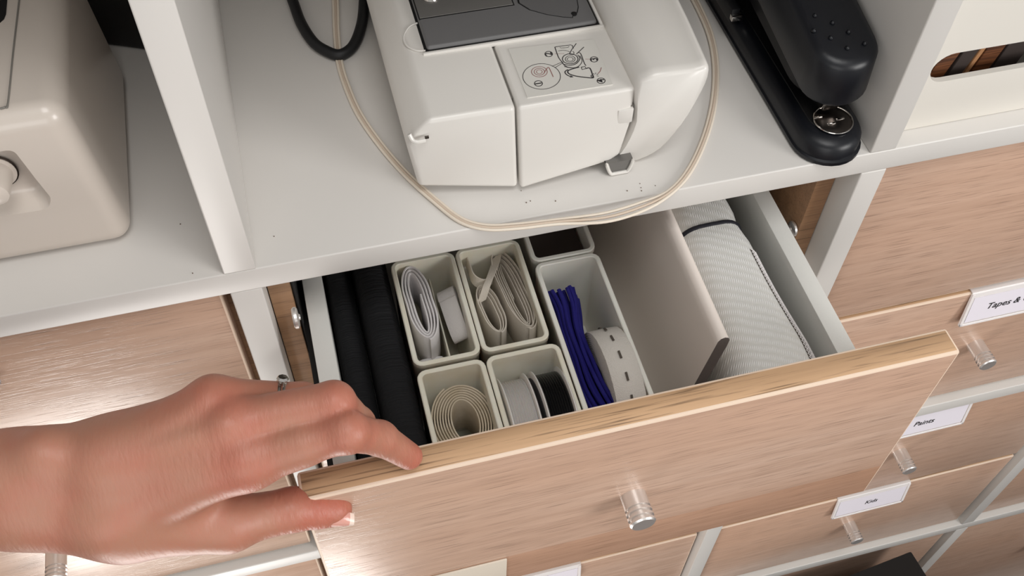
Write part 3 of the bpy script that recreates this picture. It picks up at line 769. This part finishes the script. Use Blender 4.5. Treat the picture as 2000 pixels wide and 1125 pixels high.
# cables ------------------------------------------------------------------
pp = [at('z', .36, *p_) for p_ in ((545, -70), (572, 2), (588, 45), (612, 82), (638, 100), (664, 107), (688, 92), (703, 60), (710, 20), (712, -60))]
put('power_cable', G().tube(catmull(pp, 6), .33, 12), M['black'], smooth=60, label='thick black cable looping down left of the sewing machine', cat='cable')
path = [(648, -60), (655, 0), (657, 60), (663, 120), (678, 170), (703, 225), (745, 285), (795, 342), (850, 392), (900, 430), (950, 444), (1010, 442), (1090, 433), (1180, 425), (1250, 405), (1305, 378), (1345, 335), (1376, 270), (1394, 200), (1398, 130), (1388, 70), (1365, 15), (1335, -40)]
t = thing('thread_cord', 'cream multi-strand cord looping round the sewing machine over the shelf edge', 'cord', (18, 2, 0))
for k, off in enumerate((-4.5, 0, 4.5)):
    pp = []
    for i, (u, v) in enumerate(path):
        a = Vector(path[max(i-1, 0)]); b = Vector(path[min(i+1, len(path)-1)]); tn = (b-a).normalized(); nn = Vector((-tn.y, tn.x))
        sp = 1.0+(.9 if 13 <= i <= 14 and k != 1 else 0)
        pp.append(at('z', .13+.02*(k == 1), u+nn.x*off*sp, v+nn.y*off*sp))
    put('strand', G().tube(catmull(pp, 6), .085, 8), M['cord'] if k != 1 else M['cord2'], t, smooth=60)

# specks on the shelf top, real little crumbs
g = G()
for u, v in ((1018, 372), (1028, 395), (1036, 392), (1250, 358), (1252, 366), (1280, 362), (1253, 372), (535, 461), (376, 533), (352, 437), (1085, 392), (1225, 372)):
    p = at('z', .03, u, v); r_ = random.uniform(.025, .05)
    g.lathe([(0, 0), (r_, 0), (r_*.7, .03), (0, .04)], (p.x, p.y, .0), (0, 0, 1), 6)
put('crumbs', g, M['mark'], kind='stuff', label='tiny dark crumbs scattered on the white shelf before the sewing machine', cat='crumbs')

# ------------------------------------------------------------------ stapler
st = thing('stapler', 'large dark navy stapler standing at the right end of the middle cube', 'stapler', (33, 6, 0))
def plan(x0, x1, yf, yb, z, ins_=0, n=14, ry=None):
    """outline with a round front end"""
    cx_ = (x0+x1)/2; r = (x1-x0)/2-ins_; ry = (ry or r+ins_)-ins_
    pts = [(cx_+r*math.cos(PI+PI*k/n), yf+(r if ry is None else ry)+ins_+ry*math.sin(PI+PI*k/n), z) for k in range(n+1)]
    return pts+[(x1-ins_, yb, z), (x0+ins_, yb, z)]
bs0, bs1 = 31.0, 34.95
rings = [plan(bs0, bs1, -.45, 22, .02, .05), plan(bs0, bs1, -.5, 22, .1), plan(bs0, bs1, -.5, 22, .32), plan(bs0, bs1, -.45, 22, .38, .1), plan(bs0, bs1, -.4, 22, 1.0, .12), plan(bs0, bs1, -.3, 22, 1.3, .28), plan(bs0, bs1, .0, 22, 1.42, .6)]
put('base', G().loft(rings), M['navy'], st, smooth=45)
put('base_channel', G().loft([plan(31.9, 34.2, .9, 21, 1.38), plan(31.9, 34.2, .9, 21, 1.47, .05)]), M['navy_dark'], st)
put('anvil', G().lathe([(0, 0), (1.02, 0), (1.08, .04), (1.0, .09), (0, .09)], (33.15, 1.55, 1.48), (0, 0, 1), 40), M['dsteel'], st)
put('anvil_rim', G().tube([(33.15+1.06*math.cos(2*PI*k/40), 1.55+1.06*math.sin(2*PI*k/40), 1.56) for k in range(40)], .045, 6, closed=True), M['chrome'], st)
for dx_, dy_ in ((-.25, -.28), (.38, -.05), (-.75, .35)):
    put('anvil_groove', G().box(33.15+dx_-.25, 33.15+dx_+.25, 1.55+dy_-.07, 1.55+dy_+.07, 1.56, 1.62).bevel(.03, 2), M['chrome'], st)
# arm: rises towards the back
def arm(y, z0, z1, x0, x1):
    pass
ang = math.radians(13)
def R_(p, piv=(0, 20, 2.0)):
    y, z = p[1]-piv[1], p[2]-piv[2]
    return (p[0], piv[1]+y, p[2])
def armring(z, ins_, x0=31.1, x1=35.04, yf=1.0, lift=.22, yb=21, zoff=0):
    out = []
    for (x, y, zz) in plan(x0, x1, yf, yb, z, ins_, ry=1.75):
        out.append((x, y, zz+(y-yf)*lift+zoff))
    return out
rings = [armring(3.0, .35, lift=.16), armring(3.0, .12, lift=.16), armring(3.2, .02, lift=.17), armring(5.35, .12, lift=.2), armring(5.62, .28, lift=.2), armring(5.72, .6, lift=.2)]
put('arm', G().loft(rings), M['navy'], st, smooth=45)
rings = [armring(1.9, .1, 31.7, 34.2, 3.2, .12), armring(3.4, .1, 31.7, 34.2, 3.2, .16)]
put('magazine', G().loft(rings), M['navy_dark'], st, smooth=40)
put('magazine_nose', G().hexa([(32.6, 2.0, 1.85), (33.5, 2.0, 1.85), (33.8, 3.8, 1.9), (32.3, 3.8, 1.9)], [(32.3, 1.6, 3.4), (33.9, 1.6, 3.4), (34.1, 3.8, 3.4), (32.1, 3.8, 3.4)]).bevel(.12, 3), M['chrome'], st, smooth=40)
for u, v in ((1592, 30), (1626, 45), (1589, 61), (1657, 64), (1622, 76), (1654, 97), (1688, 88)):
    p = at('z', 6.6, u, v)
    zz = 5.72+(p.y-.55)*.2; p = at('z', zz, u, v); zz = 5.72+(p.y-.55)*.2
    put('grip_dot', G().lathe([(.13, -.06), (.12, .02), (.07, .07), (0, .08)], (p.x, p.y, zz), (0, -.2, 1), 12), M['navy'], st, smooth=60)
p = at('x', 30.95, 1436, 36)
put('side_clip', G().box(30.7, 31.35, p.y-.1, p.y+.25, p.z-.15, p.z+.2).bevel(.04, 2), M['chrome'], st)
put('side_lever', G().box(30.75, 31.3, p.y+.2, p.y+7, p.z-.5, p.z+.5).bevel(.1, 2), M['navy_dark'], st)

# ------------------------------------------------------------------ white storage box in the right cube
t = thing('storage_box', 'white storage box with a slot handle in the right cube', 'box', (53.5, 18, 0))
bxf = 1.15
g = G().box(37.3, 69.7, bxf, bxf+.35, .02, 31).bevel(.08, 2)
fr = put('front_panel', g, M['boxw'], t, smooth=40)
hz0, hz1, hx0, hx1 = 3.45, 5.4, 37.75, 56
cg = G()
r_ = (hz1-hz0)/2; zc_ = (hz0+hz1)/2; lo = []
for k in range(13):
    a = PI/2+PI*k/12; lo.append((hx0+r_*1.1+r_*1.1*math.cos(a), zc_+r_*math.sin(a)))
for k in range(13):
    a = -PI/2+PI*k/12; lo.append((hx1-r_+r_*math.cos(a), zc_+r_*math.sin(a)))
cg.hexa([(x, bxf-1, z) for x, z in lo], [(x, bxf+1.2, z) for x, z in lo])
cut = put('cut', cg, M['boxw'])
boolean(fr, [cut])
put('side_panel', G().box(37.3, 37.6, bxf+.35, 36, .02, 31), M['boxw'], t)
put('side_panel', G().box(69.4, 69.7, bxf+.35, 36, .02, 31), M['boxw'], t)
put('base_panel', G().box(37.6, 69.4, bxf+.35, 36, .02, .35), M['boxw'], t)
put('back_panel', G().box(37.6, 69.4, 35.7, 36, .35, 31), M['boxw'], t)
for i, (x, w, m, ds) in enumerate(((37.9, 1.1, 'insidebrown', 'reddish brown wooden strip at the left end of the slot in the white box'), (39.3, 1.0, 'browncase', 'dark strip just left of the pale tan strip in the white box'),
        (40.5, .35, 'insidetan', 'pale tan wooden strip seen through the slot of the white box'), (41.05, 1.2, 'insidebrown', 'reddish brown wooden strip right of the pale tan strip in the white box'),
        (42.5, 1.6, 'browncase', 'broad dark strip near the right edge, seen through the white box slot'))):
    lo = [(x, bxf+.9+i*.1, .4), (x+w, bxf+.9+i*.1, .4), (x+w, 20, .4), (x, 20, .4)]
    hi = [(a+2.2, b, 9.5+i*.2) for a, b, c in lo]
    put('wood_strip', G().hexa(lo, hi).bevel(.05, 1), M[m], label=ds, cat='wood', group='wooden strips inside the white storage box')

# black box on the floor at the lower right
c0 = at('z', -71.5, 1780, 1076); a0 = at('z', -71.5, 1655, 1125)
d = (a0-c0); d.z = 0; d.normalize(); e = Vector((-d.y, d.x, 0)); e = e if e.y < 0 else -e
q = [c0, c0+d*30, c0+d*30+e*24, c0+e*24]
off_ = Vector((0, -1.2, 0))
put('black_box', G().hexa([(p.x, p.y, -109.48) for p in q], [(p.x, p.y, -71.5) for p in q]).bevel(.2, 2), M['boxdark'], smooth=40,
    label='black box standing before the drawers at the bottom right', cat='box')

# ------------------------------------------------------------------ the hand
def H(u, v, d): return np.array(dep(u, v, d))
wr = dict(a=H(-330, 925, 41.5), b=H(-330, 1010, 41.5))
J = dict(
    W1=H(40, 928, 41.6), W2=H(40, 985, 41.8), W3=H(215, 905, 41.6), W4=H(215, 1000, 42.0),
    iM=H(482, 897, 41.6), iP=H(678, 843, 41.4), iD=H(742, 856, 43.3), iT=H(799, 891, 45.1),
    mM=H(452, 828, 41.5), mP=H(652, 786, 41.8), mD=H(698, 828, 44.1), mT=H(706, 848, 45.6),
    rM=H(416, 781, 42.0), rP=H(592, 784, 43.2), rD=H(630, 825, 45.2), rT=H(640, 850, 46.6),
    lM=H(372, 812, 43.2), lP=H(490, 830, 44.8), lD=H(535, 855, 46.2), lT=H(550, 865, 47.2),
    tC=H(250, 1020, 43.0), tM=H(445, 1022, 44.2), tI=H(572, 995, 45.4), tT=H(648, 995, 46.1))
def rc(X, a, b, r1, r2):
    """tapered capsule distance"""
    ba = b-a; L2 = (ba*ba).sum(); t = np.clip(((X-a)@ba)/L2, 0, 1)
    return np.linalg.norm(X-a-t[..., None]*ba, axis=-1)-(r1+(r2-r1)*t)
def smin(a, b, k):
    h = np.clip(.5+.5*(b-a)/k, 0, 1)
    return b*(1-h)+a*h-k*h*(1-h)
def build_hand():
    h = .115
    pts = np.array(list(J.values())); lo = pts.min(0)-2.6; hi = pts.max(0)+2.6
    lo[0] = wr['a'][0]
    lo = np.minimum(lo, wr['a']-[0, 2.2, 2.2]); hi = np.maximum(hi, wr['a']+[0, 2.2, 2.2])
    nx, ny, nz = [int(math.ceil(v)) for v in (hi-lo)/h]
    gx, gy, gz = (lo[0]+h*np.arange(nx), lo[1]+h*np.arange(ny), lo[2]+h*np.arange(nz))
    X = np.stack(np.meshgrid(gx, gy, gz, indexing='ij'), -1).astype(np.float32)
    def chain(names, rad, k=.28):
        f = None
        for (a, b), (r1, r2) in zip(zip(names, names[1:]), zip(rad, rad[1:])):
            d = rc(X, J[a].astype(np.float32), J[b].astype(np.float32), r1, r2)
            f = d if f is None else smin(f, d, k)
        return f
    k = .9
    palm = smin(rc(X, wr['a'].astype(np.float32), J['W1'].astype(np.float32), 1.9, 1.75), rc(X, wr['b'].astype(np.float32), J['W2'].astype(np.float32), 1.9, 1.6), .8)
    for a, b, r1, r2 in (('W1', 'W3', 1.75, 1.55), ('W2', 'W4', 1.6, 1.6), ('W3', 'iM', 1.4, 1.08), ('W4', 'iM', 1.45, 1.1), ('W3', 'mM', 1.35, 1.05), ('W3', 'rM', 1.35, .98), ('W1', 'lM', 1.3, .95),
                         ('W2', 'tC', 1.5, 1.5), ('tC', 'tM', 1.5, 1.12), ('W4', 'tM', 1.5, 1.0)):
        palm = smin(palm, rc(X, J[a].astype(np.float32), J[b].astype(np.float32), r1, r2), k)
    # belly of the palm
    pc_ = (J['W4']+J['iM'])/2+np.array(FWD)*1.2
    palm = smin(palm, rc(X, pc_.astype(np.float32), (J['W3']+np.array(FWD)*.9).astype(np.float32), 1.3, 1.3), 1.0)
    ix = chain(('iM', 'iP', 'iD', 'iT'), (1.02, .84, .74, .62)); ix = smin(ix, np.linalg.norm(X-(J['iP']-np.array(FWD)*.08).astype(np.float32), axis=-1)-.86, .3)
    ix = smin(ix, rc(X, (J['iM']).astype(np.float32), (J['iM']*.45+J['iP']*.55).astype(np.float32), 1.12, .95), .3)
    md = chain(('mM', 'mP', 'mD', 'mT'), (.98, .88, .76, .62))
    rg_ = chain(('rM', 'rP', 'rD', 'rT'), (.95, .8, .7, .58))
    lt = chain(('lM', 'lP', 'lD', 'lT'), (.85, .7, .6, .5))
    th = chain(('tM', 'tI', 'tT'), (1.12, .98, .80)); th = smin(th, rc(X, (J['tI']*.35+J['tT']*.65).astype(np.float32), (J['tT']+ (J['tT']-J['tI'])*.18).astype(np.float32), .88, .62), .2)
    f = smin(palm, smin(smin(ix, md, .14), smin(rg_, lt, .1), .14), .55)
    f = smin(f, th, .5)
    # knuckle and tendon relief on the back of the hand
    up = -np.array(FWD)
    for n_, r_ in (('iM', .62), ('mM', .6), ('rM', .55)):
        c_ = (J[n_]+up*(.62 if n_ != 'rM' else .5)).astype(np.float32); f = smin(f, np.linalg.norm(X-c_, axis=-1)-r_, .45)
    for a, b in (('W3', 'iM'), ('W3', 'mM'), ('W3', 'rM')):
        f = smin(f, rc(X, (J[a]+up*1.22).astype(np.float32), (J[b]+up*.86).astype(np.float32), .2, .22), .45)
    ul = H(88, 885, 40.6).astype(np.float32); f = smin(f, np.linalg.norm(X-ul, axis=-1)-.95, .9)
    # surface nets
    s = f < 0
    c000 = [s[i:nx-1+i, j:ny-1+j, k_:nz-1+k_] for i in (0, 1) for j in (0, 1) for k_ in (0, 1)]
    tot = sum(c.astype(np.int8) for c in c000); act = (tot > 0) & (tot < 8)
    idx = -np.ones(act.shape, np.int64); cells = np.argwhere(act); idx[act] = np.arange(len(cells))
    acc = np.zeros((len(cells), 3)); cnt = np.zeros(len(cells))
    cor = [(i, j, k_) for i in (0, 1) for j in (0, 1) for k_ in (0, 1)]
    fv = np.stack([f[cells[:, 0]+i, cells[:, 1]+j, cells[:, 2]+k_] for i, j, k_ in cor], 1)
    for a in range(8):
        for b in range(a+1, 8):
            if sum(abs(cor[a][m]-cor[b][m]) for m in range(3)) != 1: continue
            fa, fb = fv[:, a], fv[:, b]; mk = (fa < 0) != (fb < 0)
            t = np.where(mk, fa/(fa-fb+1e-12), 0)[:, None]
            p = np.array(cor[a])+(np.array(cor[b])-np.array(cor[a]))*t
            acc += p*mk[:, None]; cnt += mk
    vert = lo+h*(cells+acc/cnt[:, None])
    faces = []
    for ax in range(3):
        sl0 = [slice(None)]*3; sl1 = [slice(None)]*3; sl0[ax] = slice(0, -1); sl1[ax] = slice(1, None)
        ch = s[tuple(sl0)] != s[tuple(sl1)]; e = np.argwhere(ch)
        o1, o2 = [m for m in range(3) if m != ax]
        ok = (e[:, o1] > 0) & (e[:, o2] > 0) & (e[:, o1] < act.shape[o1]) & (e[:, o2] < act.shape[o2]); e = e[ok]
        def cell(d1, d2):
            c = e.copy(); c[:, o1] -= d1; c[:, o2] -= d2; return idx[c[:, 0], c[:, 1], c[:, 2]]
        q_ = np.stack([cell(1, 1), cell(0, 1), cell(0, 0), cell(1, 0)], 1)
        flip = s[tuple(e.T)] if True else None
        if ax == 1: flip = ~flip
        q_[~flip] = q_[~flip][:, ::-1]
        faces.append(q_[(q_ >= 0).all(1)])
    return vert, np.concatenate(faces)
vert, faces = build_hand()
hand_base = np.array([3.0, -12.0, -1.9])
hand = bpy.data.objects.new('hand', None); col.objects.link(hand); hand.location = Vector(hand_base)*S; ORIG[hand] = Vector(hand_base)
setp(hand, 'left hand with a ring, reaching in from the left to grip the open drawer front', 'hand')
me = bpy.data.meshes.new('skin'); me.from_pydata(((vert-hand_base)*S).tolist(), [], faces.tolist()); me.validate(); me.update()
bm = bmesh.new(); bm.from_mesh(me); bmesh.ops.recalc_face_normals(bm, faces=bm.faces)
for _ in range(3): bmesh.ops.smooth_vert(bm, verts=bm.verts, factor=.5, use_axis_x=True, use_axis_y=True, use_axis_z=True)
bm.to_mesh(me); bm.free(); me.shade_smooth()
# skin tone: redder over the knuckles and finger ends, as skin is
co = np.zeros(len(me.vertices)*3); me.vertices.foreach_get('co', co); co = co.reshape(-1, 3)/S+hand_base
def blob(p, r): return np.exp(-(np.linalg.norm(co-p, axis=1)/r)**2)
red = .75*blob(J['iM'], 1.5)+.6*blob(J['mM'], 1.3)+.75*blob(J['iP'], 1.0)+.45*blob(J['mP'], 1.1)+.6*blob(J['tI'], 1.4)+.7*blob(J['tT'], 1.4)+.6*blob(J['iT'], 1.3)+.4*blob(J['rM'], 1.2)+.4*blob(J['iD'], 1.1)
red = np.clip(red, 0, 1)
ca_ = me.color_attributes.new('tone', 'FLOAT_COLOR', 'POINT')
ca_.data.foreach_set('color', np.stack([red, red, red, np.ones_like(red)], 1).ravel())
def skin_mat():
    m = bpy.data.materials.new('skin'); m.use_nodes = True; nt = m.node_tree; L = nt.links.new; b = nt.nodes['Principled BSDF']
    at_ = nt.nodes.new('ShaderNodeAttribute'); at_.attribute_name = 'tone'
    tc = nt.nodes.new('ShaderNodeTexCoord'); nz = nt.nodes.new('ShaderNodeTexNoise'); nz.inputs['Scale'].default_value = 55; nz.inputs['Detail'].default_value = 4
    L(tc.outputs['Object'], nz.inputs[0])
    r = nt.nodes.new('ShaderNodeMapRange'); r.inputs[1].default_value = .3; r.inputs[2].default_value = .7; r.inputs[3].default_value = -.12; r.inputs[4].default_value = .3
    L(nz.outputs[0], r.inputs[0])
    ad = nt.nodes.new('ShaderNodeMath'); ad.use_clamp = True; L(at_.outputs['Fac'], ad.inputs[0]); L(r.outputs[0], ad.inputs[1])
    mx = nt.nodes.new('ShaderNodeMix'); mx.data_type = 'RGBA'; mx.inputs[6].default_value = lin((176, 124, 102)); mx.inputs[7].default_value = lin((184, 102, 84))
    L(ad.outputs[0], mx.inputs[0]); L(mx.outputs[2], b.inputs['Base Color'])
    b.inputs['Roughness'].default_value = .46; b.inputs['Subsurface Weight'].default_value = .25
    b.inputs['Subsurface Radius'].default_value = (.006, .002, .001); b.inputs['Subsurface Scale'].default_value = 1
    mp = nt.nodes.new('ShaderNodeMapping'); mp.inputs['Rotation'].default_value = (0, 0, .15); mp.inputs['Scale'].default_value = (2.4, .7, .7); L(tc.outputs['Object'], mp.inputs[0])
    vo = nt.nodes.new('ShaderNodeTexNoise'); vo.inputs['Scale'].default_value = 260; vo.inputs['Detail'].default_value = 3; L(mp.outputs[0], vo.inputs[0])
    bp = nt.nodes.new('ShaderNodeBump'); bp.inputs['Distance'].default_value = .0009
    mu = nt.nodes.new('ShaderNodeMath'); mu.operation = 'MULTIPLY_ADD'; mu.inputs[1].default_value = .55; mu.inputs[2].default_value = .22; L(at_.outputs['Fac'], mu.inputs[0]); L(mu.outputs[0], bp.inputs['Strength'])
    L(vo.outputs[0], bp.inputs['Height']); L(bp.outputs[0], b.inputs['Normal'])
    return m
M['skin'] = skin_mat(); me.materials.append(M['skin'])
so = bpy.data.objects.new('skin', me); col.objects.link(so); so.parent = hand
M['nail'] = base_mat('fingernail', (222, 160, 146), .22, coat=.3, sss=.1)
M['nailtip'] = base_mat('fingernail_tip', (236, 214, 200), .25)
# thumb nail
tI, tT = Vector(J['tI']), Vector(J['tT']); td = (tT-tI).normalized()
nrm = (-FWD*.62 - UP*.62); nrm = (nrm-td*nrm.dot(td)).normalized(); sd = td.cross(nrm)
ctr = tT+td*.12
g = G(); rws = []
for i in range(9):
    s_ = -.95+i*(1.66+.12)/8
    wd = .50*(1-.10*((i-4)/4)**2)*(1 if i < 7 else (.88 if i == 7 else .62))
    rws.append([ctr+td*s_+sd*(wd*math.sin(a_))+nrm*(.78*math.cos(a_)*1.0-.045*max(0, (s_-.2))) for a_ in [(-1+2*j/8)*1.05 for j in range(9)]])
def sheet(g, rws, th, nv, mi_from=99):
    R, C = len(rws), len(rws[0]); top = [p+nv*th for r in rws for p in r]; bot = [p for r in rws for p in r]
    f = []
    for i in range(R-1):
        for j in range(C-1):
            a = i*C+j; f.append((a, a+1, a+C+1, a+C)); n0 = R*C; f.append((n0+a, n0+a+C, n0+a+C+1, n0+a+1))
    n0 = R*C
    for i in range(R-1): f += [(i*C, (i+1)*C, n0+(i+1)*C, n0+i*C), (i*C+C-1, n0+i*C+C-1, n0+(i+1)*C+C-1, (i+1)*C+C-1)]
    for j in range(C-1): f += [(j, n0+j, n0+j+1, j+1), ((R-1)*C+j, (R-1)*C+j+1, n0+(R-1)*C+j+1, n0+(R-1)*C+j)]
    g.poly(top+bot, f)
sheet(g, rws, .05, nrm)
for f in g.bm.faces:
    if (f.calc_center_median()-ctr).dot(td) > .7: f.material_index = 1
put('thumbnail', g, [M['nail'], M['nailtip']], hand, smooth=60, label='short unpainted thumbnail')
# ring with a set stone on the ring finger
rM, rP = Vector(J['rM']), Vector(J['rP']); rd = (rP-rM).normalized(); rc_ = rM+(rP-rM)*.74
u_ = (-FWD-rd*(-FWD).dot(rd)).normalized(); v_ = rd.cross(u_)
rr = .885
for dd in (-.1, .1):
    put('ring_band', G().tube([rc_+rd*(dd+.05*math.sin(3*2*PI*k/40))+(u_*math.cos(2*PI*k/40)+v_*math.sin(2*PI*k/40))*rr for k in range(40)], .075, 8, closed=True), M['chrome'], hand, label='silver ring')
top = u_*.45+(UP-rd*UP.dot(rd)).normalized()*.9; top.normalize()
put('ring_stone', G().lathe([(0, -.05), (.1, -.05), (.2, .14), (.27, .2), (.2, .3), (0, .31)], rc_+top*(rr+.02), top, 8), M['chrome'], hand, smooth=0, label='small faceted stone of the ring')
